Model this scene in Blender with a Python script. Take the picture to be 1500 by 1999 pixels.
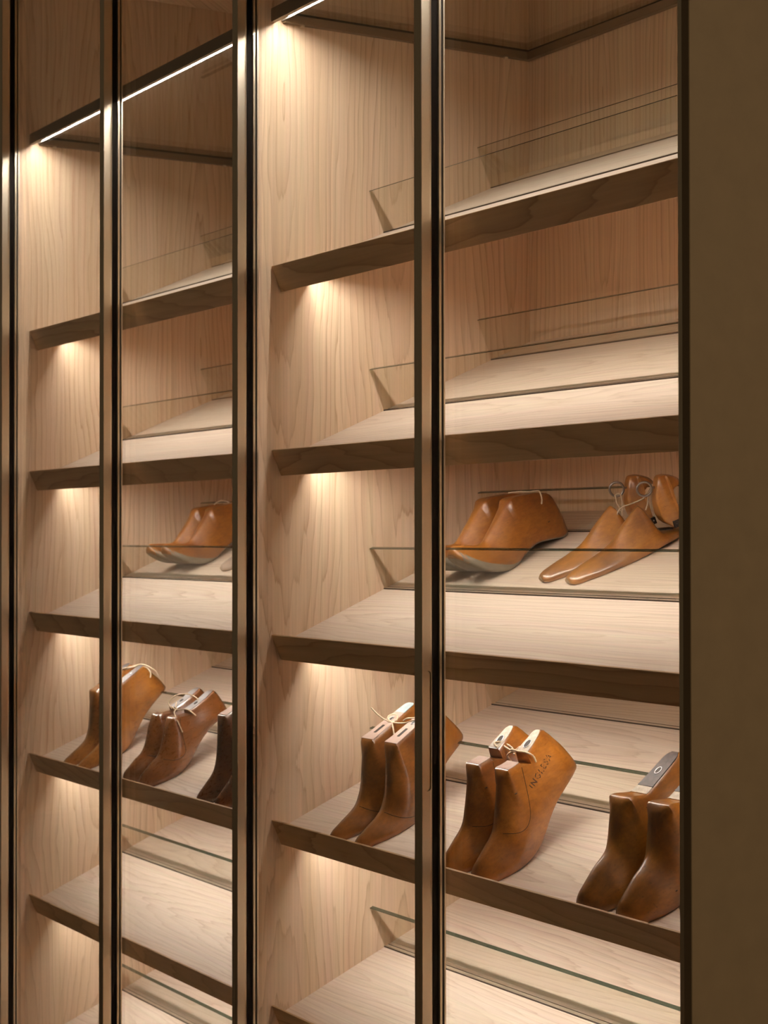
import bpy, bmesh, math, random
from mathutils import Vector, Matrix
from mathutils.bvhtree import BVHTree

random.seed(7)
scene = bpy.context.scene
for o in list(bpy.data.objects):
    bpy.data.objects.remove(o, do_unlink=True)

# ------------------------------------------------------------------ camera
CAM = Vector((2.9384, -1.5173, 1.35))
FWD = Vector((-0.8597, 0.5106, 0.0134)).normalized()
RGT = Vector((0.5106, 0.8598, -0.0009)).normalized()
UPV = RGT.cross(FWD).normalized()
cd = bpy.data.cameras.new('camera')
cam = bpy.data.objects.new('camera', cd)
scene.collection.objects.link(cam)
m = Matrix((RGT, UPV, -FWD)).transposed().to_4x4()
m.translation = CAM
cam.matrix_world = m
cd.sensor_fit = 'VERTICAL'
cd.sensor_height = 24.0
cd.lens = 24.0 * 3715.83 / 1999.0
cd.clip_start = 0.02
cd.dof.use_dof = True
cd.dof.focus_distance = 2.75
cd.dof.aperture_fstop = 9.0
scene.camera = cam

# ------------------------------------------------------------------ world, room light, exposure
LED_POWER = 67.0           # shelf strips
LED_POWER_TOP = 130.0      # strip of the framed glass shelf
LED_COLOR = (1.0, 0.94, 0.86)
w = bpy.data.worlds.new('dim_room')
scene.world = w
w.use_nodes = True
bg = w.node_tree.nodes['Background']
bg.inputs['Color'].default_value = (1.0, 0.72, 0.42, 1)
bg.inputs['Strength'].default_value = 0.046
ld = bpy.data.lights.new('room_lamp', 'AREA')
ld.shape = 'DISK'
ld.size = 1.2
ld.energy = 165.0
ld.color = (1.0, 0.76, 0.47)
lamp = bpy.data.objects.new('room_lamp', ld)
scene.collection.objects.link(lamp)
lamp.location = (4.6, 1.2, 2.6)
lamp.rotation_euler = (0, math.radians(35), 0)
vs = scene.view_settings
vs.view_transform = 'Standard'
vs.look = 'None'
vs.gamma = 1.0
vs.use_curve_mapping = False
vs.exposure = 0.0
cy = scene.cycles
cy.max_bounces = 12
cy.diffuse_bounces = 6
cy.glossy_bounces = 5
cy.transmission_bounces = 8
cy.transparent_max_bounces = 40
cy.sample_clamp_indirect = 6.0
cy.blur_glossy = 0.3

# ------------------------------------------------------------------ helpers
def link(o):
    scene.collection.objects.link(o)
    return o

def empty(name, loc, label, cat, group=None):
    o = link(bpy.data.objects.new(name, None))
    o.location = loc
    o.empty_display_size = 0.05
    o['label'] = label
    o['category'] = cat
    if group:
        o['group'] = group
    return o

def tag(o, label, cat, group=None):
    o['label'] = label
    o['category'] = cat
    if group:
        o['group'] = group
    return o

def mesh_obj(name, bm, mats, parent=None, smooth=False, sharp=None):
    me = bpy.data.meshes.new(name)
    bmesh.ops.recalc_face_normals(bm, faces=bm.faces[:])
    bm.to_mesh(me)
    bm.free()
    if not isinstance(mats, (list, tuple)):
        mats = [mats]
    for mt in mats:
        me.materials.append(mt)
    if smooth:
        me.shade_smooth()
        if sharp:
            me.set_sharp_from_angle(angle=math.radians(sharp))
    o = link(bpy.data.objects.new(name, me))
    if parent:
        o.parent = parent
    return o

def box(bm, x0, x1, y0, y1, z0, z1, mi=0):
    vv = [bm.verts.new((x, y, z)) for x in (x0, x1) for y in (y0, y1) for z in (z0, z1)]
    for q in ((0, 1, 3, 2), (4, 6, 7, 5), (0, 4, 5, 1), (2, 3, 7, 6), (0, 2, 6, 4), (1, 5, 7, 3)):
        f = bm.faces.new([vv[i] for i in q])
        f.material_index = mi
    return vv

def bevel(bm, width, seg=1):
    bmesh.ops.recalc_face_normals(bm, faces=bm.faces[:])
    bmesh.ops.bevel(bm, geom=bm.edges[:], offset=width, segments=seg, profile=0.5, affect='EDGES')

def boxes(name, lst, mat, parent, bev=0.0):
    bm = bmesh.new()
    for b in lst:
        box(bm, *b)
    if bev:
        bevel(bm, bev)
    return mesh_obj(name, bm, mat, parent)

def extrude_x(bm, pts, x0, x1, mi=0):
    """closed polygon pts (y,z) extruded along x"""
    a = [bm.verts.new((x0, y, z)) for y, z in pts]
    b = [bm.verts.new((x1, y, z)) for y, z in pts]
    n = len(pts)
    fs = [bm.faces.new(a), bm.faces.new(b[::-1])]
    for i in range(n):
        fs.append(bm.faces.new((a[i], b[i], b[(i + 1) % n], a[(i + 1) % n])))
    for f in fs:
        f.material_index = mi
    return fs

def extrude_z(bm, pts, z0, z1):
    a = [bm.verts.new((x, y, z0)) for x, y in pts]
    b = [bm.verts.new((x, y, z1)) for x, y in pts]
    n = len(pts)
    bm.faces.new(a)
    bm.faces.new(b[::-1])
    for i in range(n):
        bm.faces.new((a[i], b[i], b[(i + 1) % n], a[(i + 1) % n]))

def catmull(pts, n=8, closed=False):
    P = [Vector(p) for p in pts]
    out = []
    N = len(P)
    rng = range(N) if closed else range(N - 1)
    for i in rng:
        if closed:
            p0, p1, p2, p3 = P[(i - 1) % N], P[i], P[(i + 1) % N], P[(i + 2) % N]
        else:
            p0, p1, p2, p3 = P[max(i - 1, 0)], P[i], P[i + 1], P[min(i + 2, N - 1)]
        for k in range(n):
            t = k / n
            out.append(0.5 * ((2 * p1) + (p2 - p0) * t + (2 * p0 - 5 * p1 + 4 * p2 - p3) * t * t
                              + (3 * p1 - p0 - 3 * p2 + p3) * t ** 3))
    if not closed:
        out.append(P[-1].copy())
    return out

def tube(bm, path, r, sides=8, closed=False, strands=False):
    n = len(path)
    rings = []
    up = Vector((0.31, 0.17, 0.93))
    ang = 0.0
    for i in range(n):
        if closed:
            t = path[(i + 1) % n] - path[i - 1]
        else:
            t = path[min(i + 1, n - 1)] - path[max(i - 1, 0)]
        if t.length < 1e-9:
            t = Vector((0, 1, 0))
        t.normalize()
        a = up - t * up.dot(t)
        if a.length < 1e-4:
            a = Vector((1, 0, 0)) - t * t.x
        a.normalize()
        up = a
        b = t.cross(a)
        ring = []
        for k in range(sides):
            th = 2 * math.pi * k / sides
            rr = r
            if strands:
                rr = r * (1.0 + 0.16 * math.cos(2 * (th - ang)))
            ring.append(bm.verts.new(path[i] + (a * math.cos(th) + b * math.sin(th)) * rr))
        rings.append(ring)
        ang += 0.9
    for i in range(n if closed else n - 1):
        A, B = rings[i], rings[(i + 1) % n]
        for k in range(sides):
            bm.faces.new((A[k], B[k], B[(k + 1) % sides], A[(k + 1) % sides]))
    if not closed:
        bm.faces.new(rings[0])
        bm.faces.new(rings[-1][::-1])

# ------------------------------------------------------------------ materials
class NT:
    def __init__(self, name):
        self.m = bpy.data.materials.new(name)
        self.m.use_nodes = True
        self.t = self.m.node_tree
        self.t.nodes.clear()
        self.out = self.t.nodes.new('ShaderNodeOutputMaterial')
    def n(self, kind, **kw):
        nd = self.t.nodes.new(kind)
        for k, v in kw.items():
            setattr(nd, k, v)
        return nd
    def l(self, a, b):
        self.t.links.new(a, b)
    def val(self, sock, v):
        if hasattr(v, 'is_linked') or hasattr(v, 'links'):
            self.l(v, sock)
        else:
            sock.default_value = v
    def math(self, op, a, b=0.0, c=None):
        nd = self.n('ShaderNodeMath', operation=op)
        self.val(nd.inputs[0], a)
        self.val(nd.inputs[1], b)
        if c is not None:
            self.val(nd.inputs[2], c)
        return nd.outputs[0]
    def comb(self, x, y, z):
        nd = self.n('ShaderNodeCombineXYZ')
        for i, v in enumerate((x, y, z)):
            self.val(nd.inputs[i], v)
        return nd.outputs[0]
    def noise(self, vec, scale, detail=2.0, rough=0.5, dist=0.0):
        nd = self.n('ShaderNodeTexNoise')
        self.l(vec, nd.inputs['Vector'])
        nd.inputs['Scale'].default_value = scale
        nd.inputs['Detail'].default_value = detail
        nd.inputs['Roughness'].default_value = rough
        nd.inputs['Distortion'].default_value = dist
        return nd.outputs['Fac']
    def ramp(self, fac, stops):
        nd = self.n('ShaderNodeValToRGB')
        self.l(fac, nd.inputs['Fac'])
        e = nd.color_ramp.elements
        while len(e) < len(stops):
            e.new(0.5)
        for i, (p, c) in enumerate(stops):
            e[i].position = p
            e[i].color = c if len(c) == 4 else (*c, 1)
        return nd.outputs['Color']
    def mix(self, fac, a, b, mode='MIX'):
        nd = self.n('ShaderNodeMix', data_type='RGBA', blend_type=mode)
        self.val(nd.inputs['Factor'], fac)
        self.val(nd.inputs['A'], a)
        self.val(nd.inputs['B'], b)
        return nd.outputs['Result']
    def bsdf(self, **kw):
        p = self.n('ShaderNodeBsdfPrincipled')
        for k, v in kw.items():
            self.val(p.inputs[k.replace('_', ' ')], v)
        self.l(p.outputs[0], self.out.inputs['Surface'])
        return p
    def bump(self, p, h, strength, dist=0.001):
        b = self.n('ShaderNodeBump')
        self.l(h, b.inputs['Height'])
        b.inputs['Strength'].default_value = strength
        b.inputs['Distance'].default_value = dist
        self.l(b.outputs[0], p.inputs['Normal'])

def c4(c):
    return (c[0], c[1], c[2], 1.0)

def veneer(name, along, light, mid, dark, rough=0.45):
    t = NT(name)
    tc = t.n('ShaderNodeTexCoord')
    oi = t.n('ShaderNodeObjectInfo')
    sep = t.n('ShaderNodeSeparateXYZ')
    t.l(tc.outputs['Object'], sep.inputs[0])
    rnd = t.math('MULTIPLY', oi.outputs['Random'], 7.3)
    if along == 'Z':
        a = t.math('ADD', t.math('ADD', sep.outputs['X'], sep.outputs['Y']), rnd)
        l = t.math('ADD', sep.outputs['Z'], rnd)
    else:
        a = t.math('ADD', t.math('ADD', sep.outputs['Y'], sep.outputs['Z']), rnd)
        l = t.math('ADD', sep.outputs['X'], rnd)
    # slow wander of the grain
    wn = t.noise(t.comb(t.math('MULTIPLY', a, 5.0), t.math('MULTIPLY', l, 1.3), 0.0), 1.0, 3.0)
    wa = t.math('ADD', a, t.math('MULTIPLY', t.math('SUBTRACT', wn, 0.5), 0.075))
    d = t.math('MULTIPLY', t.math('SUBTRACT', t.math('FRACT', t.math('DIVIDE', wa, 0.235)), 0.5), 0.235)
    lp = t.math('MULTIPLY', t.math('PINGPONG', l, 1.15), 0.085)
    r = t.math('SQRT', t.math('ADD', t.math('MULTIPLY', d, d), t.math('MULTIPLY', lp, lp)))
    fine = t.noise(t.comb(t.math('MULTIPLY', a, 55.0), t.math('MULTIPLY', l, 1.6), 3.0), 1.0, 3.0)
    ring = t.math('FRACT', t.math('ADD', t.math('MULTIPLY', r, 84.0), t.math('MULTIPLY', fine, 1.5)))
    line = t.ramp(ring, [(0.0, (0.10,) * 3), (0.06, (0.0,) * 3), (0.60, (0.10,) * 3), (0.88, (0.55,) * 3), (0.96, (1.0,) * 3), (1.0, (0.10,) * 3)])
    fib = t.noise(t.comb(t.math('MULTIPLY', a, 700.0), t.math('MULTIPLY', l, 10.0), 1.0), 1.0, 2.0)
    streak = t.noise(t.comb(t.math('MULTIPLY', a, 210.0), t.math('MULTIPLY', l, 2.0), 7.0), 1.0, 3.0)
    big = t.noise(t.comb(t.math('MULTIPLY', a, 34.0), t.math('MULTIPLY', l, 0.9), 5.0), 1.0, 3.0)
    vary = t.noise(t.comb(t.math('MULTIPLY', a, 15.0), t.math('MULTIPLY', l, 1.1), 9.0), 1.0, 2.0)
    hue = t.noise(t.comb(t.math('MULTIPLY', a, 60.0), t.math('MULTIPLY', l, 1.0), 15.0), 1.0, 2.0)
    col = t.mix(t.ramp(big, [(0.3, (0, 0, 0)), (0.7, (1, 1, 1))]), c4(light), c4(mid))
    col = t.mix(t.math('MULTIPLY', line, t.math('MULTIPLY_ADD', vary, 1.3, -0.15)), col, c4(dark))
    fb = t.math('ADD', t.math('MULTIPLY_ADD', fib, 0.16, 0.74), t.math('MULTIPLY', streak, 0.36))
    pink = t.math('MULTIPLY_ADD', hue, 0.16, 0.92)
    col = t.mix(1.0, col, t.comb(fb, t.math('MULTIPLY', fb, t.math('SUBTRACT', 2.0, pink)), fb), 'MULTIPLY')
    p = t.bsdf(Base_Color=col, Roughness=rough)
    p.inputs['Specular IOR Level'].default_value = 0.35
    t.bump(p, t.math('ADD', fib, t.math('MULTIPLY', line, -0.6)), 0.08, 0.0005)
    return t.m

W_L, W_M, W_D = (0.80, 0.615, 0.44), (0.73, 0.525, 0.355), (0.42, 0.25, 0.135)
M_WALL = veneer('elm_veneer_upright', 'Z', W_L, W_M, W_D)
M_SHELF = veneer('elm_veneer_lengthwise', 'X', (0.79, 0.66, 0.54), (0.73, 0.58, 0.46), (0.50, 0.345, 0.24))

M_LIP_SHADED = veneer('elm_veneer_lip_shaded', 'X', (0.70, 0.48, 0.26), (0.60, 0.39, 0.20), (0.32, 0.18, 0.08))  # same elm veneer in deeper tones; the shade on the lips is coloured in

def plain(name, col, rough=0.5, metal=0.0, spec=0.5, mottle=0.0, mscale=60.0, bump=0.0):
    t = NT(name)
    tc = t.n('ShaderNodeTexCoord')
    if mottle:
        nz = t.noise(tc.outputs['Object'], mscale, 4.0)
        col_s = t.mix(nz, c4([c * (1 - mottle) for c in col]), c4([min(1, c * (1 + mottle)) for c in col]))
    else:
        col_s = c4(col)
    p = t.bsdf(Base_Color=col_s, Roughness=rough, Metallic=metal)
    p.inputs['Specular IOR Level'].default_value = spec
    if bump:
        t.bump(p, t.noise(tc.outputs['Object'], 900.0, 2.0), bump, 0.0004)
    return t.m

M_TAUPE = plain('champagne_metal', (0.88, 0.77, 0.60), 0.33, 0.88, 0.5, 0.04, 400.0, 0.12)
M_BRONZE = plain('dark_bronze_metal', (0.24, 0.175, 0.11), 0.42, 0.45, 0.5, 0.06, 300.0)
M_SEAL = plain('black_seal', (0.020, 0.014, 0.010), 0.7, 0.0, 0.15)
M_PANEL = plain('taupe_lacquer', (0.36, 0.27, 0.17), 0.55, 0.0, 0.4, 0.10, 30.0, 0.1)
M_CHANNEL = plain('white_led_channel', (0.75, 0.72, 0.66), 0.6)
M_SLOT = plain('dark_slot', (0.045, 0.026, 0.014), 0.6)
M_STEEL = plain('worn_steel', (0.42, 0.40, 0.40), 0.34, 0.9, 0.5, 0.35, 120.0)
M_BLACKIRON = plain('black_iron', (0.05, 0.042, 0.04), 0.4, 0.8, 0.5, 0.3, 150.0)
M_TOE = plain('pale_end_grain', (0.30, 0.19, 0.09), 0.4, 0.0, 0.4, 0.3, 200.0)
M_RING = plain('dull_steel_ring', (0.24, 0.21, 0.19), 0.32, 0.9, 0.5, 0.25, 200.0)
M_DARKPLATE = plain('dark_worn_plate', (0.050, 0.034, 0.030), 0.5, 0.0, 0.35, 0.9, 150.0)
M_SOLEPL = plain('grey_sole_plate', (0.22, 0.19, 0.145), 0.5, 0.15, 0.5, 0.45, 70.0)
M_HOLE = plain('dark_hole', (0.02, 0.011, 0.006), 0.7)
M_INK = plain('brown_ink', (0.06, 0.022, 0.008), 0.6)
M_PINK = plain('bare_pinkish_wood', (0.48, 0.33, 0.27), 0.6, 0.0, 0.3, 0.25, 90.0)
M_WHITE = plain('worn_white_wood', (0.40, 0.33, 0.26), 0.6, 0.0, 0.2, 0.5, 160.0)
M_BLUEPAINT = plain('pale_blue_paint', (0.36, 0.43, 0.44), 0.5, 0.0, 0.4, 0.25, 90.0)
M_TWINE = plain('cream_twine', (0.62, 0.49, 0.34), 0.9, 0.0, 0.1, 0.25, 700.0, 0.6)

def led_mat(power):
    t = NT('led_diffuser')
    e = t.n('ShaderNodeEmission')
    e.inputs['Color'].default_value = c4(LED_COLOR)
    e.inputs['Strength'].default_value = power
    t.l(e.outputs[0], t.out.inputs['Surface'])
    return t.m
M_LED = led_mat(LED_POWER)
M_LED_TOP = led_mat(LED_POWER_TOP)

def glass(name, tint, ior=1.5):
    t = NT(name)
    tr = t.n('ShaderNodeBsdfTransparent')
    tr.inputs['Color'].default_value = c4(tint)
    gl = t.n('ShaderNodeBsdfGlossy')
    gl.inputs['Roughness'].default_value = 0.0
    gl.inputs['Color'].default_value = (1, 1, 1, 1)
    lw = t.n('ShaderNodeLayerWeight')            # Schlick reflectance, the same from both sides of the sheet
    lw.inputs['Blend'].default_value = 0.5
    f0 = ((ior - 1) / (ior + 1)) ** 2
    fr = t.math('MULTIPLY_ADD', t.math('POWER', lw.outputs['Facing'], 5.0), 1 - f0, f0)
    mx = t.n('ShaderNodeMixShader')
    t.l(fr, mx.inputs[0])
    t.l(tr.outputs[0], mx.inputs[1])
    t.l(gl.outputs[0], mx.inputs[2])
    t.l(mx.outputs[0], t.out.inputs['Surface'])
    return t.m
M_PANE = glass('door_glass', (0.985, 0.985, 0.975), 1.3)
M_GLASS = glass('clear_glass', (0.962, 0.968, 0.945), 1.42)
M_GEDGE = glass('glass_edge', (0.13, 0.20, 0.175), 1.6)

def last_wood(name, base, dark, spot=0.5, rough=0.28, rasp=0.0, gl=0.35):
    t = NT(name)
    tc = t.n('ShaderNodeTexCoord')
    oi = t.n('ShaderNodeObjectInfo')
    mp = t.n('ShaderNodeVectorMath', operation='ADD')
    t.l(tc.outputs['Object'], mp.inputs[0])
    t.l(t.comb(t.math('MULTIPLY', oi.outputs['Random'], 3.1), oi.outputs['Random'], 0.0), mp.inputs[1])
    v = mp.outputs[0]
    sep = t.n('ShaderNodeSeparateXYZ')
    t.l(v, sep.inputs[0])
    st = t.comb(t.math('MULTIPLY', sep.outputs['X'], 3.0), sep.outputs['Y'], t.math('MULTIPLY', sep.outputs['Z'], 3.0))
    grain = t.noise(st, 70.0, 5.0, 0.65, 0.5)
    patch = t.noise(v, 13.0, 5.0, 0.6)
    speck = t.noise(v, 170.0, 3.0, 0.7)
    col = t.ramp(patch, [(0.28, dark), (0.72, base), (0.95, [min(1, c * 1.2) for c in base])])
    g = t.math('MULTIPLY_ADD', grain, 0.9, 0.55)
    col = t.mix(1.0, col, t.comb(g, g, g), 'MULTIPLY')
    sp = t.ramp(speck, [(0.24, (1, 1, 1)), (0.37, (0, 0, 0))])
    col = t.mix(t.math('MULTIPLY', sp, spot), col, c4([c * 0.3 for c in dark]))
    p = t.bsdf(Base_Color=col, Roughness=t.math('MULTIPLY_ADD', grain, 0.2, rough - 0.06))
    p.inputs['Specular IOR Level'].default_value = 0.6
    p.inputs['Coat Weight'].default_value = gl
    p.inputs['Coat Roughness'].default_value = 0.17
    p.inputs['Coat IOR'].default_value = 1.75
    h = t.math('ADD', t.math('MULTIPLY', grain, 0.6), t.math('MULTIPLY', speck, 0.5))
    if rasp:
        ph = t.math('ADD', t.math('MULTIPLY', sep.outputs['Y'], 2600.0), t.math('MULTIPLY', sep.outputs['Z'], 1900.0))
        ph = t.math('ADD', ph, t.math('MULTIPLY', patch, 5.0))
        wv = t.math('SINE', ph)
        amt = t.ramp(t.noise(v, 12.0, 2.0), [(0.38, (0, 0, 0)), (0.62, (1, 1, 1))])
        h = t.math('ADD', h, t.math('MULTIPLY', t.math('MULTIPLY', wv, rasp), amt))
    t.bump(p, h, 0.28, 0.0009)
    return t.m

LW = {
    'golden': last_wood('golden_varnished_wood', (0.480, 0.168, 0.019), (0.150, 0.042, 0.006), 0.4, 0.28, 0.14, 0.9),
    'brown': last_wood('brown_varnished_wood', (0.36, 0.128, 0.017), (0.11, 0.034, 0.006), 0.5, 0.28, 0.1, 0.8),
    'amber': last_wood('amber_mottled_wood', (0.384, 0.142, 0.014), (0.065, 0.020, 0.005), 0.9, 0.32, 0.0, 0.6),
    'orange': last_wood('orange_varnished_wood', (0.40, 0.150, 0.020), (0.19, 0.057, 0.009), 0.5, 0.38, 0.0, 0.3),
    'honey': last_wood('honey_brown_wood', (0.456, 0.186, 0.029), (0.16, 0.054, 0.010), 0.6, 0.32, 0.0, 0.5),
    'chestnut': last_wood('chestnut_varnished_wood', (0.300, 0.098, 0.017), (0.12, 0.036, 0.008), 0.3, 0.25, 0.0, 0.9),
    'tan': last_wood('orange_tan_wood', (0.480, 0.180, 0.022), (0.16, 0.048, 0.008), 0.7, 0.26, 0.0, 0.9),
    'umber': last_wood('dark_umber_wood', (0.192, 0.056, 0.012), (0.06, 0.018, 0.005), 0.4, 0.25, 0.0, 0.9),
    'pale': last_wood('pale_worn_wood', (0.42, 0.30, 0.23), (0.25, 0.16, 0.11), 0.4, 0.5, 0.0, 0.0),
}

# ------------------------------------------------------------------ wardrobe units
SL = 0.44                                   # shelf slope, rise over run
TH = math.atan(SL)
CT, ST = math.cos(TH), math.sin(TH)
LIPZ = [2.4611 - 0.32 * k for k in range(8)]  # lip height of shelf number k (2 .. 7)
DEPTH, TOPZ, BOTZ = 0.547, 2.62, 0.10
W_IN = 1.16                                 # inner width of a unit
FRZ = 2.2475                                # underside of the framed glass shelf

def su(y, dz0, u, wv):
    return (u * CT - wv * ST, dz0 + u * ST + wv * CT)

def glass_slab(bm, x0, x1, u0, th, h, zb):
    """slab standing square on the sloping shelf; big faces clear, ground top edge and its arrises darker"""
    ar = 0.0010
    q = lambda u, wv: su(0, zb, u, wv)
    pts = [q(u0, 0.0008), q(u0 + th, 0.0008), q(u0 + th, h - ar), q(u0 + th - 0.0006, h), q(u0 + 0.0006, h), q(u0, h - ar)]
    fs = extrude_x(bm, pts, x0, x1)
    # order: end, end, bottom, rear, rear arris, top, front arris, front
    for i, f in enumerate(fs):
        f.material_index = 1 if i in (4, 5, 6) else 0

PROF = [(-0.0195, -0.0655), (-0.0115, -0.0655), (-0.0110, -0.0648), (-0.0105, -0.0655), (-0.0010, -0.0655),
        (0.0, -0.0645), (0.0, -0.0515), (-0.0002, -0.0498), (-0.0007, -0.0482), (-0.0016, -0.0468), (-0.0030, -0.0456), (-0.0060, -0.0447),
        (-0.0060, -0.0352), (-0.0004, -0.0348), (0.0, -0.0344), (0.0, -0.0309), (-0.0004, -0.0305), (-0.0060, -0.0303), (-0.0060, -0.0272),
        (-0.0003, -0.0271), (0.0, -0.0268), (0.0, -0.0246), (-0.0003, -0.0243), (-0.0195, -0.0243)]

def finger_slot(bm, xd0, xd1, grow=0.0):
    yc, hw = -0.0552, 0.0062 - grow
    z0, z1 = 0.983 + grow, 1.157 - grow
    pts = []
    for i in range(13):
        a = math.pi * i / 12
        pts.append((yc + hw * math.cos(a), z1 - hw + hw * math.sin(a)))
    for i in range(13):
        a = math.pi + math.pi * i / 12
        pts.append((yc + hw * math.cos(a), z0 + hw + hw * math.sin(a)))
    extrude_x(bm, pts, xd0, xd1)

def make_door(unit, x0, x1, handle, slim=False):
    """glass pane hung between two champagne profiles; the deep profile is on the right edge"""
    xr = x1 - (0.0226 if slim else 0.0195)
    bm = bmesh.new()
    box(bm, x0 + 0.0015, xr, -0.0365, -0.0305, BOTZ + 0.02, TOPZ - 0.02)
    d = mesh_obj('door', bm, M_PANE, unit)
    d['label'] = 'clear glass door pane'
    bm = bmesh.new()
    if slim:                                # beside the end panel only a narrow front face is left
        box(bm, x1 - 0.0225, x1 - 0.0150, -0.0650, -0.0250, BOTZ, TOPZ)
    else:
        extrude_z(bm, [(x1 + a, b) for a, b in PROF], BOTZ, TOPZ)
    st = mesh_obj('door_stile', bm, M_TAUPE, d)
    if handle:
        cb = bmesh.new()
        finger_slot(cb, x1 - 0.0035, x1 + 0.01)
        cut = mesh_obj('cutter', cb, M_TAUPE)
        md = st.modifiers.new('slot', 'BOOLEAN')
        md.object = cut
        md.operation = 'DIFFERENCE'
        md.solver = 'EXACT'
        bpy.context.view_layer.update()
        dg = bpy.context.evaluated_depsgraph_get()
        nm = bpy.data.meshes.new_from_object(st.evaluated_get(dg))
        st.modifiers.clear()
        st.data = nm
        bpy.data.objects.remove(cut, do_unlink=True)
        hb = bmesh.new()
        finger_slot(hb, x1 - 0.0034, x1 - 0.0024, 0.0008)
        hp = mesh_obj('finger_pull', hb, M_TAUPE, d)
        hp['label'] = 'recessed slot handle in the stile edge'
    if not slim:
        boxes('door_seal', [(x1 - 0.0059, x1 - 0.0034, -0.0446, -0.0353, BOTZ + 0.01, TOPZ - 0.01),
                            (x1 - 0.0059, x1 - 0.0020, -0.0302, -0.0273, BOTZ + 0.01, TOPZ - 0.01)], M_SEAL, d)
    boxes('door_rail', [(x0 + 0.0015, xr, -0.0400, -0.0270, TOPZ - 0.02, TOPZ)], M_TAUPE, d)
    boxes('door_rail', [(x0 + 0.0015, xr, -0.0400, -0.0270, BOTZ, BOTZ + 0.02)], M_TAUPE, d)
    return d

def make_shelf(unit, k):
    z = LIPZ[k]
    zb = z - 0.0235
    x0, x1 = 0.0008, W_IN - 0.0008
    # board with the light slot cut in its underside
    tk = 0.026
    um = (DEPTH - 0.001)
    def q(u, wv):
        return su(0, zb, u, wv)
    ue = (DEPTH - 0.0015) / CT
    s0, s1, sd = 0.0715, 0.0835, 0.0095
    pts = [q(0.0134, 0.0), q(ue, 0.0), q(ue, -tk), q(s1 + 0.0055, -tk), q(s1 + 0.0004, -tk + sd), q(s0, -tk + sd), q(s0, -tk), q(0.0134, -tk)]
    bm = bmesh.new()
    extrude_x(bm, pts, x0, x1)
    sh = mesh_obj('shoe_shelf', bm, M_SHELF, unit)
    # lip: thin upright along the front, its top a little proud of the board
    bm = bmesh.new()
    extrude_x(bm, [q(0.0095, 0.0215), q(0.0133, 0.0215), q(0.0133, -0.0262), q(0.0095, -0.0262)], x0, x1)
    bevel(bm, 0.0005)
    mesh_obj('shelf_lip', bm, M_LIP_SHADED, sh)
    bm = bmesh.new()
    extrude_x(bm, [q(s0 + 0.0003, -tk + sd - 0.0010), q(s1 - 0.0003, -tk + sd - 0.0010), q(s1 - 0.0003, -tk + sd - 0.0002), q(s0 + 0.0003, -tk + sd - 0.0002)], x0 + 0.022, x1 - 0.022)
    mesh_obj('led_strip', bm, M_LED, sh)
    for u0 in (0.2490, 0.5025):
        bm = bmesh.new()
        glass_slab(bm, x0 + 0.0008, x1 - 0.0008, u0, 0.0078, 0.079, zb)
        mesh_obj('glass_divider', bm, [M_GLASS, M_GEDGE], sh)
        bm = bmesh.new()
        extrude_x(bm, [q(u0 - 0.0016, 0.0), q(u0 - 0.0001, 0.0), q(u0 - 0.0001, 0.0020), q(u0 - 0.0016, 0.0020)], x0 + 0.0008, x1 - 0.0008)
        extrude_x(bm, [q(u0 + 0.0080, 0.0), q(u0 + 0.0087, 0.0), q(u0 + 0.0087, 0.0008), q(u0 + 0.0080, 0.0008)], x0 + 0.0008, x1 - 0.0008)
        mesh_obj('glass_slot', bm, M_SLOT, sh)
    return sh

def make_framed_shelf(unit):
    z0, z1 = FRZ, FRZ + 0.0232
    x0, x1 = 0.0006, W_IN - 0.0006
    bm = bmesh.new()
    # front rail with a light slot in its underside
    extrude_x(bm, [(0, z0), (0.0085, z0), (0.0085, z0 + 0.0085), (0.0205, z0 + 0.0085), (0.0205, z0 + 0.0035), (0.0222, z0 + 0.0035), (0.0222, z0 + 0.0150), (0.0150, z0 + 0.0150), (0.0150, z1), (0, z1)], x0, x1)
    box(bm, x0, x0 + 0.0115, 0.0224, DEPTH - 0.0005, z0, z0 + 0.0145)
    box(bm, x1 - 0.0115, x1, 0.0224, DEPTH - 0.0005, z0, z0 + 0.0145)
    box(bm, x0 + 0.0117, x1 - 0.0117, DEPTH - 0.012, DEPTH - 0.0005, z0, z0 + 0.0145)
    fr = mesh_obj('framed_glass_shelf', bm, M_BRONZE, unit)
    bm = bmesh.new()
    box(bm, x0 + 0.001, x1 - 0.001, 0.0155, DEPTH - 0.002, z0 + 0.0155, z0 + 0.0215)
    for f in bm.faces:
        f.material_index = 0 if abs(f.calc_center_median().z - (z0 + 0.0185)) > 0.002 else 1
    boxes('led_channel', [(x0 + 0.002, x1 - 0.002, 0.0193, 0.0204, z0 + 0.0034, z0 + 0.0055)], M_CHANNEL, fr)
    mesh_obj('glass_panel', bm, [M_GLASS, M_GEDGE], fr)
    boxes('led_strip', [(x0 + 0.030, x1 - 0.030, 0.0088, 0.0202, z0 + 0.0056, z0 + 0.0066)], M_LED_TOP, fr)
    for yy in (0.058, 0.49):
        for xx in (0.006, W_IN - 0.006):
            bm = bmesh.new()
            bmesh.ops.create_cone(bm, cap_ends=True, segments=14, radius1=0.0045, radius2=0.0045, depth=0.0035,
                                  matrix=Matrix.Translation((xx, yy, z0 - 0.0018)))
            mesh_obj('shelf_support', bm, M_TAUPE, fr)
    return fr

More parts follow.
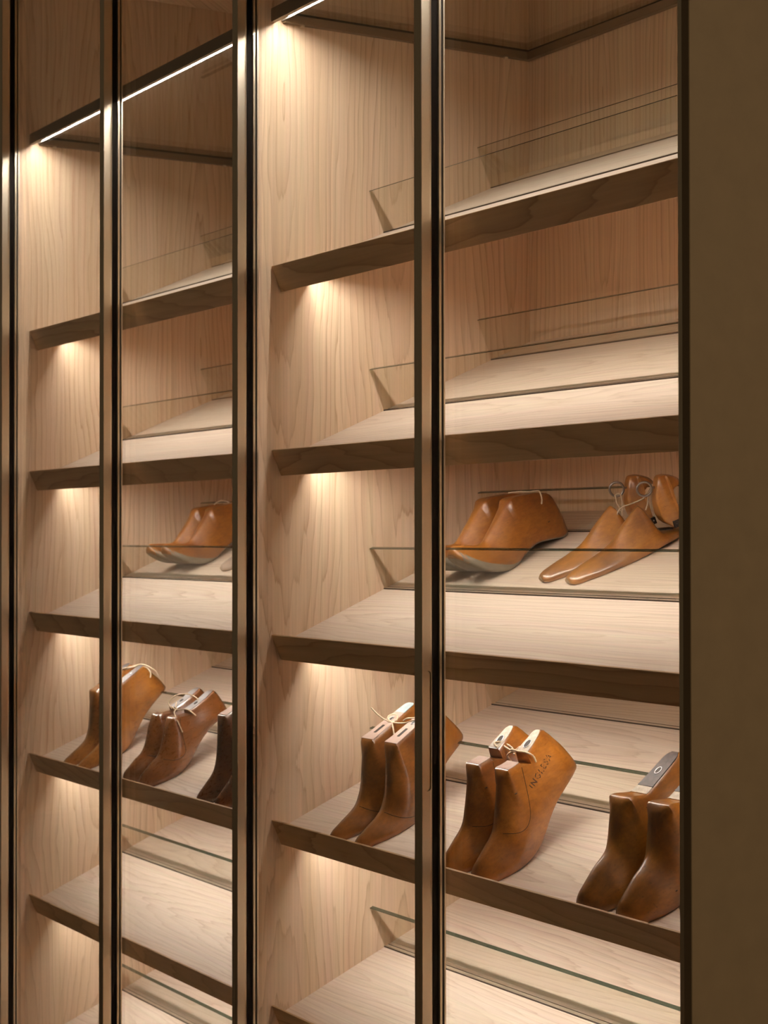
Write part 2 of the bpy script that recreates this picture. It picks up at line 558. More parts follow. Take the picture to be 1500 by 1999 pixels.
def make_unit(x, label, end_panel=False, narrow=False):
    u = empty('wardrobe_cabinet', (x, 0, 0), label, 'wardrobe')
    wl = 0.02
    yb = -0.0243
    boxes('side_panel', [(-wl, 0, yb, DEPTH, BOTZ, TOPZ)], M_WALL, u)
    boxes('side_panel', [(W_IN, W_IN + 0.0195, yb, DEPTH, BOTZ, TOPZ)], M_WALL, u)
    boxes('back_panel', [(-wl, W_IN + wl - 0.0005, DEPTH, DEPTH + 0.012, BOTZ, TOPZ)], M_WALL, u)
    boxes('top_panel', [(-wl, W_IN + wl - 0.0005, yb, DEPTH + 0.012, TOPZ, TOPZ + 0.02)], M_WALL, u)
    boxes('bottom_panel', [(-wl, W_IN + wl - 0.0005, yb, DEPTH + 0.012, BOTZ - 0.02, BOTZ)], M_WALL, u)
    boxes('plinth', [(-wl + 0.0005, W_IN + wl - 0.001, 0.03, 0.05, 0.0, BOTZ - 0.02)], M_BRONZE, u)
    for k in range(2, 8):
        make_shelf(u, k)
    make_framed_shelf(u)
    make_door(u, 0.0, 0.6, True)
    make_door(u, 0.6, 1.2, False, slim=end_panel)
    if end_panel:
        boxes('end_panel', [(1.1852, 1.1995, -0.0655, 0.85, 0.0, TOPZ + 0.02)], M_PANEL, u, 0.0008)
    return u

# ------------------------------------------------------------------ setting
def structure(name, b, mat):
    bm = bmesh.new()
    box(bm, *b)
    o = mesh_obj(name, bm, mat)
    o['kind'] = 'structure'
    return o
M_FLOOR = plain('dim_oak_floor', (0.20, 0.14, 0.09), 0.5, 0.0, 0.4, 0.2, 8.0)
M_PLASTER = plain('taupe_plaster', (0.36, 0.28, 0.19), 0.85, 0.0, 0.2, 0.05, 20.0)
structure('floor', (-6.0, 8.0, -6.0, 0.9, -0.05, 0.0), M_FLOOR)
structure('wall_back', (-6.0, 8.0, 0.9, 1.0, 0.0, 3.0), M_PLASTER)

# ------------------------------------------------------------------ wardrobe units in place
make_unit(0.0, 'right wardrobe unit with taupe end panel, pale wood shelves and the stamped pair of lasts', end_panel=True)
make_unit(-1.2, 'left wardrobe unit behind glass, its lower shelf holding the lasts with cream twine')

far = empty('wardrobe_cabinet', (-2.4, 0, 0), 'wardrobe unit at the far left, only its bronze door edge in view', 'wardrobe')
boxes('side_panel', [(W_IN, W_IN + 0.0195, -0.0243, DEPTH, BOTZ, TOPZ)], M_WALL, far)
boxes('back_panel', [(0.5, W_IN - 0.0005, DEPTH, DEPTH + 0.012, BOTZ, TOPZ)], M_WALL, far)
make_door(far, 0.6, 1.2, False)

# ------------------------------------------------------------------ shoe lasts
def lerp_table(tab, u):
    if u <= tab[0][0]:
        return tab[0][1]
    for (a, va), (b, vb) in zip(tab, tab[1:]):
        if u <= b:
            return va + (vb - va) * (u - a) / max(1e-9, b - a)
    return tab[-1][1]

def smooth_table(tab):
    """finer table through the points (monotone in u), rounding the corners a little"""
    P = catmull([(a, b, 0) for a, b in tab], 4)
    out = []
    for p in P:
        if not out or p.x > out[-1][0] + 1e-6:
            out.append((p.x, p.y))
    return out

SV = [0.0, 0.03, 0.08, 0.16, 0.26, 0.38, 0.50, 0.62, 0.73, 0.82, 0.89, 0.94, 0.975, 1.0]

class Last:
    """shape of one last: side profile (top, bottom), plan half widths and half width across the top; millimetres"""
    def __init__(self, top, bot, plan, topw, flat, notch=None, bend=4.0, u0=60.0, smooth_top=True):
        self.top = smooth_table(top) if smooth_top else top
        self.bot = smooth_table(bot)
        self.plan = smooth_table(plan)
        self.topw, self.flat, self.notch, self.bend, self.u0 = topw, flat, notch, bend, u0
        self.ua, self.ub = top[0][0], top[-1][0]
    def t0(self, u):
        return lerp_table(self.top, u)
    def t(self, u):
        z = self.t0(u)
        if self.notch:
            a, b, dz0, dz1 = self.notch          # dip of the comb between a and b
            if a < u < b:
                z += dz0 + (dz1 - dz0) * (u - a) / (b - a)
        return z
    def b(self, u):
        return min(lerp_table(self.bot, u), self.t(u) - 0.5)
    def cx(self, u, side):
        f = (u - self.ua) / (self.ub - self.ua)
        return side * self.bend * (math.cos(f * 2.6) - 0.3)
    def stations(self):
        us = set()
        n = 46
        for i in range(n + 1):
            f = i / n
            f = 0.5 - 0.5 * math.cos(math.pi * f) if (f < 0.16 or f > 0.84) else f
            us.add(self.ua + (self.ub - self.ua) * f)
        if self.notch:
            a, b = self.notch[0], self.notch[1]
            us |= {a - 0.05, a + 0.25, (a + b) / 2, b - 0.25, b + 0.05}
        us |= {p[0] for p in self.flat}
        return sorted(us)
    def side_x(self, u, h):
        """half width at height h above the sole"""
        H = max(1.0, self.t0(u) - self.b(u))
        W = max(0.8, lerp_table(self.plan, u))
        Wt = min(W * 0.96, lerp_table(self.topw, u))
        fl = lerp_table(self.flat, u)
        vr = 0.18 + (0.955 - 0.18) * fl
        er = min(6.0, H * 0.3)
        v = min(1.0, h / H)
        s = max(0.0, min(1.0, (v - 0.22) / 0.78))
        s = s * s * (3 - 2 * s) * 0.75 + s * 0.25
        x = W + (Wt - W) * s * (0.25 + 0.75 * min(1, H / 70.0))
        if h < er:
            x *= 0.90 + 0.10 * math.sqrt(max(0, 1 - (1 - h / er) ** 2))
        if v > vr:
            q = (v - vr) / (1 - vr)
            e = math.sqrt(max(0.0, 1 - q * q))
            x *= (1 - fl) * e + fl * (0.90 + 0.10 * e)
        return max(x, 0.35)
    def ring(self, u, side):
        t, b = self.t(u), self.b(u)
        H = t - b
        c = self.cx(u, side)
        half = [(self.side_x(u, v * H), b + v * H) for v in SV]
        xb, xt = half[0][0], half[-1][0]
        rim = [(0.0, b), (xb * 0.55, b)] + half + [(xt * 0.5, t), (0.0, t)]
        full = rim + [(-x, z) for x, z in rim[-2:0:-1]]
        return [Vector((c + x, u - self.u0, z)) * 0.001 for x, z in full]
    def bmesh(self, side=1, lo=None, hi=None):
        bm = bmesh.new()
        rings = [[bm.verts.new(p) for p in self.ring(u, side)] for u in self.stations()]
        n = len(rings[0])
        for A, B in zip(rings, rings[1:]):
            for i in range(n):
                bm.faces.new((A[i], A[(i + 1) % n], B[(i + 1) % n], B[i]))
        bm.faces.new(rings[0])
        bm.faces.new(rings[-1][::-1])
        return bm

def at(X, u, wv, k):
    """point above shelf k: X across, u up the slope, w square to it (u, w in mm)"""
    y, z = su(0, LIPZ[k] - 0.0235, u * 0.001, wv * 0.001)
    return Vector((X, y, z))

def frame_at(X, u, k, yaw=0.0, lift=0.0):
    return Matrix.Translation(at(X, u, lift, k)) @ Matrix.Rotation(TH, 4, 'X') @ Matrix.Rotation(-yaw, 4, 'Z')

class Decal:
    """finds points on the skin of a last, looking in from one side"""
    def __init__(self, bm, L):
        self.tree = BVHTree.FromBMesh(bm)
        self.L = L
    def hit(self, u, wv, off=0.0003, d=1):
        o = Vector((0.2 * d, (u - self.L.u0) * 0.001, wv * 0.001))
        p, n, i, dist = self.tree.ray_cast(o, Vector((-d, 0, 0)))
        if p is None:
            return None, None
        if n.x * d < 0:
            n = -n
        return p + n * off, n
    def disc(self, u, wv, r, name, mat, parent):
        p, n = self.hit(u, wv, 0.0004)
        if p is None:
            return
        bm = bmesh.new()
        q = Vector((0, 0, 1)).rotation_difference(n).to_matrix().to_4x4()
        bmesh.ops.create_cone(bm, cap_ends=True, segments=14, radius1=r * 0.001, radius2=r * 0.0008, depth=0.0008,
                              matrix=Matrix.Translation(p - n * 0.0002) @ q)
        return mesh_obj(name, bm, mat, parent)
    def seam(self, pts, name, mat, parent, r=0.45, d=1):
        fine = catmull([(a, b, 0) for a, b in pts], 6)
        path = []
        for f in fine:
            p, n = self.hit(f.x, f.y, 0.0, d)
            if p is not None:
                path.append(p)
        if len(path) < 3:
            return
        bm = bmesh.new()
        tube(bm, path, r * 0.001, 6)
        return mesh_obj(name, bm, mat, parent)
    def text(self, body, u, wv, ang, size, mat, parent):
        cu = bpy.data.curves.new('lettering', 'FONT')
        cu.body = body
        cu.size = size
        cu.align_x = 'CENTER'
        cu.align_y = 'CENTER'
        cu.space_character = 1.25
        cu.resolution_u = 3
        cu.offset = size * 0.022
        to = link(bpy.data.objects.new('lettering_source', cu))
        bpy.context.view_layer.update()
        me = bpy.data.meshes.new_from_object(to.evaluated_get(bpy.context.evaluated_depsgraph_get()))
        bpy.data.objects.remove(to, do_unlink=True)
        bm = bmesh.new()
        bm.from_mesh(me)
        bmesh.ops.subdivide_edges(bm, edges=[e for e in bm.edges if e.calc_length() > 1.5], cuts=2, use_grid_fill=False)
        ca, sa = math.cos(ang), math.sin(ang)
        rnd = random.Random(3)
        for v in bm.verts:
            a, b = v.co.x, v.co.y
            p, n = self.hit(u + a * ca - b * sa, wv + a * sa + b * ca, 0.0007)
            v.co = p if p is not None else Vector((9, 9, 9))
        bmesh.ops.delete(bm, geom=[v for v in bm.verts if v.co.x > 5], context='VERTS')
        return mesh_obj('lettering', bm, mat, parent)

def strip_on_top(L, side, ua, ub, frac, lift, thick, name, mat, parent, n=10, taper=True):
    """thin plate lying on the flat top of a last between stations ua and ub"""
    bm = bmesh.new()
    rows = []
    for i in range(n + 1):
        f = i / n
        u = ua + (ub - ua) * f
        hw = min(lerp_table(L.plan, u) * 0.96, lerp_table(L.topw, u)) * frac
        if taper:
            hw *= min(1.0, 0.55 + 0.45 * math.sqrt(max(0, min(1, (1 - f) / 0.18))))
        z = L.t(u)
        c = L.cx(u, side)
        row = []
        for a, dz in ((-1, lift - thick), (-1, lift), (1, lift), (1, lift - thick)):
            row.append(bm.verts.new(Vector((c + a * hw, u - L.u0, z + dz)) * 0.001))
        rows.append(row)
    for A, B in zip(rows, rows[1:]):
        for i in range(4):
            bm.faces.new((A[i], A[(i + 1) % 4], B[(i + 1) % 4], B[i]))
    bm.faces.new(rows[0])
    bm.faces.new(rows[-1][::-1])
    return mesh_obj(name, bm, mat, parent)

def eyelet(L, side, u, r, parent, mat, lift=0.6):
    z = L.t(u)
    sl = math.atan2(L.t(u + 5) - L.t(u - 5), 10.0)
    M = Matrix.Translation(Vector((L.cx(u, side), u - L.u0, z + lift)) * 0.001) @ Matrix.Rotation(sl, 4, 'X')
    bm = bmesh.new()
    pts = [Vector((math.cos(a) * r, math.sin(a) * r * 1.25, 0)) * 0.001 for a in [2 * math.pi * i / 22 for i in range(22)]]
    tube(bm, pts, 0.0009, 8, closed=True)
    bm.transform(M)
    e = mesh_obj('eyelet', bm, mat, parent, True)
    bm = bmesh.new()
    bmesh.ops.create_cone(bm, cap_ends=True, segments=20, radius1=r * 0.00095, radius2=r * 0.00095, depth=0.0007)
    bm.transform(M @ Matrix.Diagonal((1, 1.25, 1, 1)))
    mesh_obj('peg_hole', bm, M_HOLE, parent)
    return e

def sole_plate(L, side, ua, ub, edge, name, mat, parent):
    """thin metal plate wrapped under a last; edge = table of how far up the side it reaches"""
    bm = bmesh.new()
    rows = []
    n = 26
    for i in range(n + 1):
        u = ua + (ub - ua) * i / n
        b, c = L.b(u), L.cx(u, side)
        H = L.t(u) - b
        e = min(lerp_table(edge, u), H * 0.85)
        hs = [e, e * 0.66, e * 0.36, e * 0.14, 0.0]
        pr = [(L.side_x(u, h) + 0.55, b + h) for h in hs]
        pr[-1] = (pr[-1][0], b - 0.55)
        pr.append((pr[-1][0] * 0.5, b - 0.7))
        pr.append((0.0, b - 0.75))
        full = pr + [(-x, z) for x, z in pr[-2::-1]]
        rows.append([bm.verts.new(Vector((c + x, u - L.u0, z)) * 0.001) for x, z in full])
    for A, B in zip(rows, rows[1:]):
        for i in range(len(A) - 1):
            bm.faces.new((A[i], A[i + 1], B[i + 1], B[i]))
    return mesh_obj(name, bm, mat, parent, True)

PLAN_POINT = [(8, 5), (13, 11), (22, 18), (40, 27), (62, 34), (85, 37), (105, 36.5), (135, 32), (165, 29), (195, 29.5), (220, 27.5), (236, 20), (246, 5)]
PLAN_ROUND = [(20, 8), (23, 16), (30, 24), (45, 32), (65, 37), (90, 39), (112, 38), (140, 34), (170, 31), (205, 31), (238, 28), (258, 20), (270, 5)]

def shift(tab, d):
    return [(a + d, b) for a, b in tab]

def scale_plan(tab, a, b, k=1.0):
    u0, u1 = tab[0][0], tab[-1][0]
    return [(a + (u - u0) / (u1 - u0) * (b - a), wv * k) for u, wv in tab]

L_STAMPED = Last(
    [(14, 10), (17, 19), (24, 28), (37, 37), (53, 45), (68, 53), (80, 64), (91, 82), (103, 103), (112, 121), (118, 131), (123, 134.5), (135, 134), (150, 135), (166, 140), (190, 149), (206, 155.5), (213, 153), (222, 141), (233, 121), (241, 101), (246, 84)],
    [(14, 5), (21, 1), (34, 0), (65, 0), (86, 2), (108, 7), (130, 17), (148, 31), (163, 43), (180, 55), (203, 67), (228, 77), (241, 80), (246, 82)],
    [(14, 10), (17, 17), (24, 23), (38, 29), (58, 34), (82, 37), (105, 36.5), (135, 32), (165, 29), (195, 29.5), (220, 27.5), (236, 20), (246, 5)], [(14, 8), (90, 26), (112, 20), (150, 16), (180, 13.5), (206, 9), (215, 8), (246, 4)],
    [(14, 0.0), (90, 0.05), (112, 0.30), (122, 0.95), (205, 0.97), (213, 0.6), (222, 0.15), (246, 0.0)],
    notch=(147, 165, -5, -16))
L_STRAIGHT = Last(
    [(17, 7), (21, 13), (32, 19), (50, 24), (68, 28), (82, 33), (92, 39), (101, 50), (110, 64), (120, 84), (132, 108), (141, 125), (146, 129), (160, 131), (200, 138), (243, 146), (250, 143), (259, 124), (268, 106), (274, 92), (277, 80)],
    [(17, 4), (25, 1), (44, 0), (105, 0), (130, 5), (156, 19), (185, 40), (212, 57), (240, 69), (262, 75), (277, 78)],
    scale_plan(PLAN_POINT, 17, 277), [(0, 8), (100, 27), (130, 23), (160, 19), (200, 17), (240, 14), (252, 13), (277, 4)],
    [(17, 0.0), (105, 0.05), (132, 0.3), (145, 0.95), (243, 0.97), (251, 0.6), (260, 0.15), (277, 0.0)], u0=70)
L_ROUND = Last(
    [(15, 13), (18, 23), (28, 33), (48, 43), (62, 51), (78, 57), (92, 65), (102, 79), (112, 96), (122, 112), (128, 118.5), (136, 119.5), (150, 114), (161, 110), (170, 112), (200, 121), (236, 132), (246, 128), (255, 116), (264, 98), (270, 82)],
    [(15, 10), (20, 4), (33, 1), (60, 0), (105, 0), (130, 7), (158, 25), (200, 48), (240, 61), (262, 67), (270, 72)],
    scale_plan(PLAN_ROUND, 15, 270), [(0, 10), (100, 30), (128, 27), (150, 22), (180, 17), (236, 14), (270, 4)],
    [(15, 0.1), (100, 0.1), (122, 0.4), (130, 0.9), (236, 0.95), (246, 0.5), (256, 0.1), (270, 0.0)], u0=70)
L_SPRUNG = Last(
    [(261, 61), (263, 70), (268, 75), (280, 74), (297, 66), (315, 58), (330, 57), (345, 66), (360, 75), (378, 86), (395, 98), (403, 103), (412, 104), (435, 99), (465, 91), (480, 84), (490, 75), (497, 64), (501, 45), (502, 25)],
    [(261, 58), (267, 51), (280, 36), (298, 19), (322, 6), (348, 0), (371, 5), (396, 13), (418, 16), (440, 12), (475, 2), (492, 1), (502, 6)],
    scale_plan(PLAN_ROUND, 260, 502, 0.97), [(260, 8), (360, 27), (395, 21), (430, 17), (470, 16), (490, 13), (502, 4)],
    [(260, 0.0), (360, 0.08), (392, 0.4), (402, 0.9), (480, 0.93), (489, 0.75), (495, 0.4), (502, 0.1)], u0=348)
L_PLATED = Last(
    [(15, 9), (18, 18), (27, 27), (40, 34), (58, 40), (74, 45), (86, 54), (98, 68), (112, 87), (124, 99), (131, 103.5), (140, 104), (160, 102), (176, 102), (205, 106), (236, 113), (243, 109), (248, 95), (252, 78), (253, 62)],
    [(15, 5), (24, 1), (40, 0), (78, 0), (100, 3), (122, 11), (145, 25), (172, 41), (200, 53), (228, 58), (246, 60), (253, 62)],
    scale_plan(PLAN_POINT, 15, 253), [(0, 8), (90, 26), (120, 22), (150, 18), (180, 15), (236, 13), (253, 4)],
    [(15, 0.0), (90, 0.05), (120, 0.4), (132, 0.92), (236, 0.96), (244, 0.4), (253, 0.0)], notch=(144, 172, -3, -8), u0=60)
L_HIGH = Last(
    [(14, 8), (18, 18), (29, 26), (43, 33), (58, 40), (70, 48), (80, 60), (90, 77), (102, 100), (113, 122), (121, 135), (127, 138), (160, 141), (208, 150), (216, 146), (226, 130), (236, 108), (243, 90), (246, 80)],
    [(14, 5), (22, 1), (40, 0), (80, 0), (108, 6), (140, 24), (170, 46), (203, 64), (232, 74), (246, 78)],
    scale_plan(PLAN_POINT, 14, 246, 0.92), [(0, 8), (90, 22), (113, 18), (160, 16), (208, 13), (246, 4)],
    [(14, 0.0), (90, 0.05), (112, 0.35), (124, 0.95), (208, 0.97), (218, 0.4), (246, 0.0)], u0=60)
L_FORE = Last(
    [(-1, 7), (2, 12), (8, 15), (21, 19), (51, 24), (79, 31), (95, 40), (109, 51), (125, 62), (138, 70), (147, 74), (152, 69), (156, 58), (159, 44), (163, 29), (170, 20), (185, 17), (200, 15), (207, 10)],
    [(-1, 3), (6, 0.5), (25, 0), (100, 0), (135, 2), (170, 5), (207, 6)],
    [(-1, 15), (3, 19), (12, 24), (40, 31), (75, 34.5), (105, 34.5), (135, 33), (165, 30), (190, 25), (207, 10)],
    [(-1, 9), (90, 26), (130, 14), (147, 10), (158, 15), (190, 18), (207, 8)],
    [(-1, 0.25), (90, 0.05), (147, 0.12), (160, 0.5), (190, 0.8), (207, 0.3)], u0=40, bend=2.0)
L_HEEL = Last(                              # its upper back leans out over the rear glass divider
    [(174, 50), (175, 70), (180, 85), (187, 98), (193, 106), (203, 105), (214, 100), (221, 95), (225, 90), (227, 86)],
    [(174, 46), (178, 34), (190, 22), (198, 20), (201, 24), (203, 55), (205, 81), (227, 83)],
    [(174, 15), (178, 19), (188, 23), (200, 25), (215, 21), (223, 14), (227, 5)],
    [(174, 12), (186, 15), (215, 14), (227, 4)],
    [(174, 0.55), (186, 0.75), (212, 0.7), (222, 0.2), (227, 0.0)], u0=40, bend=2.0)

def place_last(L, wood, side, X, k, label, group, yaw=0.0, du=0.0, lift=0.0):
    bm = L.bmesh(side)
    dec = Decal(bm, L)
    o = mesh_obj('shoe_last', bm, LW[wood], None, True, 38)
    o.matrix_world = frame_at(X, L.u0 + du, k, yaw, lift)
    tag(o, label, 'shoe last', group)
    return o, dec

def twine(name, paths, label, parent_k, r=1.15, mat=None):
    bm = bmesh.new()
    allp = []
    for pts in paths:
        P = catmull([at(x, u, wv, parent_k) for x, u, wv in pts], 9)
        allp += P
        tube(bm, P, r * 0.001, 8, strands=True)
    c = sum(allp, Vector()) / len(allp)
    bmesh.ops.translate(bm, verts=bm.verts[:], vec=-c)
    o = mesh_obj(name, bm, mat or M_TWINE, None, True)
    o.location = c
    tag(o, label, 'twine', 'twine tied to the lasts')
    return o

G_LOW_R = 'wooden shoe lasts on the lower shelf of the right wardrobe'
G_UP_R = 'wooden shoe lasts behind the glass divider of the right wardrobe'
G_LOW_L = 'wooden shoe lasts on the lower shelf of the left wardrobe'
G_UP_L = 'wooden shoe lasts behind the glass divider of the left wardrobe'

# --- stamped pair in the middle of the lower shelf, right unit
for side, X, lab in ((-1, 0.545, 'golden brown wooden last with a white top, left one of the lettered pair'),
                     (1, 0.622, 'golden brown wooden last with dark lettering INGLESA on its side')):
    o, d = place_last(L_STAMPED, 'golden', side, X, 5, lab, G_LOW_R)
    strip_on_top(L_STAMPED, side, 165.6, 207, 0.93, 0.7, 1.0, 'top_plate', M_WHITE, o)
    strip_on_top(L_STAMPED, side, 124, 146.5, 0.90, 0.5, 0.8, 'top_plate', M_PINK, o, taper=False)
    eyelet(L_STAMPED, side, 181, 6.3, o, M_STEEL, 1.0)
    d.disc(118, 100, 2.3, 'peg_hole', M_HOLE, o)
    d.seam([(147, 127), (143, 112), (136, 90), (128, 70), (120, 58), (108, 50), (94, 49), (78, 54)], 'wedge_seam', M_HOLE, o)
    if side == 1:
        d.text('INGLESA', 173, 107, math.radians(26), 13.0, M_INK, o)
        d.text('I', 186, 134, math.radians(-35), 8.0, M_INK, o)

# --- straight topped pair left of it, behind the handle stile
for side, X, lab in ((-1, 0.190, 'brown wooden last with pink and pale blue top, leftmost in the right wardrobe'),
                     (1, 0.267, 'brown wooden last partly behind the handle stile, heel showing right of it')):
    o, d = place_last(L_STRAIGHT, 'brown', side, X, 5, lab, G_LOW_R)
    strip_on_top(L_STRAIGHT, side, 146, 219, 0.93, 0.7, 1.0, 'top_plate', M_PINK, o, taper=False)
    p = strip_on_top(L_STRAIGHT, side, 219.2, 246, 0.93, 0.7, 1.0, 'top_plate', M_BLUEPAINT, o)
    p['label'] = 'pale blue painted end of the top'
    strip_on_top(L_STRAIGHT, side, 163, 184, 0.20, 1.1, 0.6, 'slot', M_HOLE, o, taper=False)
    eyelet(L_STRAIGHT, side, 200, 4.4, o, M_STEEL, 1.0)
    d.seam([(84, 37), (92, 27), (104, 19), (118, 14), (130, 12)], 'wedge_seam', M_HOLE, o, 0.6)
    d.disc(150, 60, 1.2, 'peg_hole', M_HOLE, o)

# --- round toed pair at the right end
for side, X, lab in ((-1, 0.887, 'dark mottled round toed wooden last with a dark metal plate and eyelet on top'),
                     (1, 0.968, 'dark mottled round toed wooden last cut off by the right end panel')):
    o, d = place_last(L_ROUND, 'amber', side, X, 5, lab, G_LOW_R)
    strip_on_top(L_ROUND, side, 160, 173.5, 0.86, 0.8, 1.0, 'top_plate', M_WHITE, o, taper=False)
    p = strip_on_top(L_ROUND, side, 174, 238, 0.90, 1.1, 1.4, 'top_plate', M_DARKPLATE, o)
    p['label'] = 'dark worn metal plate'
    eyelet(L_ROUND, side, 202, 5.0, o, M_STEEL, 1.4)
    d.disc(150, 97, 1.7, 'peg_hole', M_HOLE, o)
    d.disc(86, 22, 1.7, 'peg_hole', M_HOLE, o)

# --- pairs lying behind the glass divider, toes up (both units), metal soled
def sprung_pair(dx, wood, labs, group, k=4):
    res = []
    for side, X, lab in ((-1, 0.165 + dx, labs[0]), (1, 0.243 + dx, labs[1])):
        o, d = place_last(L_SPRUNG, wood, side, X, k, lab, group, du=-1.6)
        p = sole_plate(L_SPRUNG, side, 260.3, 500, [(260, 20), (266, 18), (280, 17), (320, 15), (345, 9), (368, 2), (470, 2), (500, 7)], 'sole_plate', M_SOLEPL, o)
        p['label'] = 'grey worn metal sole'
        d.disc(455, 40, 2.2, 'peg_hole', M_HOLE, o)
        res.append(o)
    return res
sprung_pair(0.0, 'orange', ('orange brown metal soled last, left one lying behind the glass divider in the right wardrobe',
                            'orange brown metal soled last, right one lying beside the pair with rings'), G_UP_R)
sprung_pair(-1.178, 'orange', ('orange brown metal soled last with bright toe tip, left one in the left wardrobe',
                              'orange brown metal soled last with bright toe tip, right one in the left wardrobe'), G_UP_L)

# --- hinged pair with rings
def hinged_last(X, u, k, yaw, side, wood, label, group, full=True):
    M = frame_at(X, u, k, yaw)
    e = empty('hinged_shoe_last', M.translation, label, 'shoe last', group)
    e.matrix_world = M
    o0 = 40
    fb = L_FORE.bmesh(side)
    d = Decal(fb, L_FORE)
    mesh_obj('forepart', fb, LW[wood], e, True, 40)
    bm = bmesh.new()
    pts = [Vector(((L_FORE.cx(-1, side)) + 9.5 * math.cos(math.pi * i / 10), -1.9 - o0, 2.4 + 7.5 * math.sin(math.pi * i / 10))) * 0.001 for i in range(11)]
    vs = [bm.verts.new(p) for p in pts]
    vb = [bm.verts.new(p + Vector((0, 0.0012, 0))) for p in pts]
    bm.faces.new(vs)
    bm.faces.new(vb[::-1])
    for i in range(11):
        bm.faces.new((vs[i], vs[(i + 1) % 11], vb[(i + 1) % 11], vb[i]))
    tp = mesh_obj('toe_piece', bm, M_TOE, e)
    tp['label'] = 'pale inset end of the toe'
    if not full:
        return e
    mesh_obj('heel_block', L_HEEL.bmesh(side), LW[wood], e, True, 40)
    o = 40
    def q(x, a, b):
        return Vector((x, a - o, b)) * 0.001
    bm = bmesh.new()
    for a, b, c, dd in (((-9, 160, 27), (-9, 188, 18.5), (9, 188, 18.5), (9, 160, 27)),):
        vs4 = [bm.verts.new(q(*p)) for p in (a, b, c, dd)]
        vs5 = [bm.verts.new(q(p[0], p[1], p[2] + 1.4)) for p in (a, b, c, dd)]
        bm.faces.new(vs4)
        bm.faces.new(vs5[::-1])
        for i in range(4):
            bm.faces.new((vs4[i], vs4[(i + 1) % 4], vs5[(i + 1) % 4], vs5[i]))
    box(bm, 0.0205, 0.0285, 0.146, 0.164, 0.024, 0.035)
    hp = mesh_obj('hinge_strap', bm, M_BLACKIRON, e)
    hp['label'] = 'black iron hinge strap'
    bm = bmesh.new()
    for a in (0.150, 0.160):
        bmesh.ops.create_uvsphere(bm, u_segments=10, v_segments=6, radius=0.0014, matrix=Matrix.Translation((0.0287, a, 0.030)))
    mesh_obj('screw', bm, M_STEEL, hp)
    # ring screwed to the front of the heel block
    bm = bmesh.new()
    R = 11.5
    pts = []
    for i in range(30):
        a = 2 * math.pi * i / 30
        pts.append(q(3.5 * math.cos(a), 167 + R * 0.95 * math.cos(a), 95 + R * math.sin(a)))
    tube(bm, pts, 0.0019, 8, closed=True)
    tube(bm, [q(2, 177, 93), q(1, 181, 92), q(0, 190, 90)], 0.0019, 8)
    rg = mesh_obj('eye_ring', bm, M_RING, e, True)
    rg['label'] = 'dark iron ring'
    return e
YW = math.radians(20)
def hinged_at(X, u):
    return X + 0.04 * math.sin(YW), u + 40 * math.cos(YW)
xh, uh = hinged_at(0.503, 294)
hinged_last(xh, uh, 4, YW, 1, 'honey', 'hinged honey brown wooden last with an iron ring, front one of the ring pair', G_UP_R)
xh, uh = hinged_at(0.427, 298)
hinged_last(xh, uh, 4, YW, -1, 'honey', 'hinged honey brown wooden last with an iron ring, rear one of the ring pair', G_UP_R)
xh, uh = hinged_at(-0.760, 300)
hinged_last(xh, uh, 4, YW, 1, 'pale', 'pale worn wooden last, only its toe showing beside the stile of the left wardrobe', G_UP_L, False)

twine('twine_tie', [
    [(0.487, 446, 87), (0.487, 444, 75), (0.487, 447, 65), (0.487, 445, 54), (0.487, 443, 44)],
    [(0.484, 446, 87), (0.486, 454, 88), (0.488, 456, 83), (0.488, 454, 73), (0.488, 449, 61), (0.488, 443, 44)],
    [(0.487, 443, 45), (0.488, 442, 40)],
    [(0.487, 443, 44), (0.489, 437, 55), (0.493, 436, 63), (0.500, 442, 69), (0.510, 449, 70), (0.524, 460, 72), (0.536, 464, 76), (0.548, 460, 84), (0.556, 458, 87), (0.558, 471, 95)],
    [(0.556, 458, 84), (0.548, 460, 74), (0.546, 457, 66), (0.545, 451, 59)],
], 'cream twine hanging from the two iron rings', 4, 1.1)

# --- lower shelf of the left unit
for side, X, lab in ((-1, -1.010, 'orange tan wooden last nearest the left wood side of the left wardrobe'),
                     (1, -0.932, 'orange tan wooden last, its heel showing right of the left handle stile')):
    o, d = place_last(L_STRAIGHT, 'tan', side, X, 5, lab, G_LOW_L, du=-3)
    strip_on_top(L_STRAIGHT, side, 182, 246, 0.9, 0.9, 1.2, 'top_plate', M_STEEL, o)
    eyelet(L_STRAIGHT, side, 215, 3.0, o, M_STEEL, 1.0)
    d.disc(252, 100, 1.5, 'peg_hole', M_HOLE, o)
for side, X, lab in ((-1, -0.672, 'chestnut wooden last with a steel topped comb, left one under the twine loop'),
                     (1, -0.597, 'chestnut wooden last with a steel topped comb, right one under the twine bow')):
    o, d = place_last(L_PLATED, 'chestnut', side, X, 5, lab, G_LOW_L)
    strip_on_top(L_PLATED, side, 172.5, 240, 0.95, 0.9, 1.4, 'top_plate', M_STEEL, o)
    eyelet(L_PLATED, side, 196, 3.2, o, M_BLACKIRON, 1.2)
    d.seam([(144, 98), (136, 80), (130, 60), (122, 36), (108, 30), (92, 32), (78, 40)], 'wedge_seam', M_HOLE, o, 0.6)
for side, X, lab in ((-1, -0.318, 'dark umber pointed wooden last, left one beside the wide stile'),
                     (1, -0.245, 'dark umber pointed wooden last half hidden by the wide stile')):
    o, d = place_last(L_HIGH, 'umber', side, X, 5, lab, G_LOW_L)
    strip_on_top(L_HIGH, side, 127, 207, 0.9, 0.7, 1.0, 'top_plate', M_PINK, o)

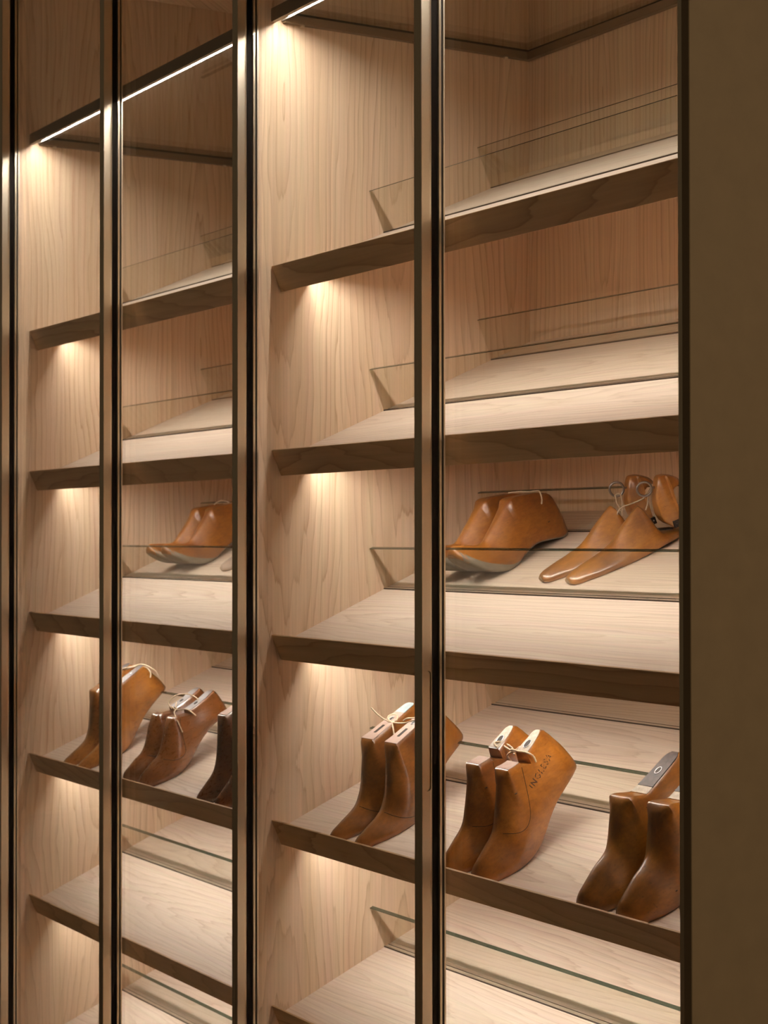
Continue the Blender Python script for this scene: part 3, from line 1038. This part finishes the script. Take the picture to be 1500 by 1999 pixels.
# --- twine
twine('twine_tie', [
    [(0.560, 173, 136), (0.552, 167, 143), (0.548, 171, 146.5), (0.556, 179, 143), (0.566, 184, 133), (0.574, 180, 124)],
    [(0.556, 176, 141), (0.570, 176, 135), (0.584, 176, 133), (0.592, 184, 137), (0.600, 190, 133), (0.594, 180, 131), (0.582, 173, 133), (0.574, 168, 128), (0.576, 170, 114)],
    [(0.580, 175, 134), (0.596, 166, 142), (0.616, 165, 141.5), (0.634, 166, 141), (0.641, 170, 134), (0.643, 170, 124)],
], 'knotted cream twine bow across the tops of the lettered pair', 5, 1.5)
twine('twine_tie', [
    [(0.170, 184, 166), (0.180, 186, 153), (0.192, 190, 142), (0.204, 193, 137)],
    [(0.204, 193, 137), (0.194, 194, 144), (0.194, 203, 146), (0.204, 207, 143), (0.208, 201, 138), (0.203, 194, 137)],
    [(0.204, 194, 137), (0.222, 194, 137), (0.240, 198, 137), (0.256, 203, 140), (0.272, 206, 141)],
    [(0.240, 196, 142), (0.252, 199, 146), (0.268, 205, 144), (0.280, 205, 139)],
    [(0.206, 192, 136), (0.218, 184, 130), (0.226, 176, 118), (0.227, 172, 108)],
], 'frayed cream twine knotted between the pink topped pair', 5, 1.25)
twine('twine_tie', [
    [(-0.652, 163, 104), (-0.664, 166, 116), (-0.656, 182, 124), (-0.640, 198, 122), (-0.622, 207, 113), (-0.604, 206, 107)],
    [(-0.660, 168, 106), (-0.640, 164, 104), (-0.622, 166, 103), (-0.600, 171, 103.5), (-0.580, 172, 99), (-0.569, 174, 90)],
    [(-0.632, 165, 104), (-0.616, 152, 106), (-0.588, 140, 104), (-0.570, 134, 90), (-0.564, 132, 74)],
    [(-0.634, 166, 104), (-0.650, 172, 106), (-0.664, 182, 108)],
], 'cream twine loop and bow over the chestnut pair', 5, 1.3)
twine('twine_tie', [
    [(-1.000, 216, 142), (-0.985, 222, 146), (-0.960, 232, 148), (-0.935, 246, 147), (-0.908, 256, 130), (-0.902, 258, 112)],
    [(-0.990, 222, 142), (-0.965, 228, 146), (-0.945, 236, 147)],
    [(-0.935, 240, 144), (-0.922, 246, 141), (-0.910, 246, 130), (-0.9065, 240, 120)],
], 'cream twine looped over the heels of the orange tan pair', 5, 1.6)
twine('twine_tie', [
    [(0.190, 446, 99), (0.215, 452, 98), (0.235, 456, 95.5), (0.248, 460, 95), (0.2585, 462, 93), (0.2645, 458, 82), (0.267, 452, 74)],
], 'short cream twine end across the orange brown metal soled pair in the right wardrobe', 4, 1.3)
twine('twine_tie', [
    [(-0.985, 440, 99), (-0.97, 444, 104), (-0.955, 450, 104), (-0.938, 456, 96)],
], 'cream twine loop on the metal soled pair in the left wardrobe', 4, 1.5)
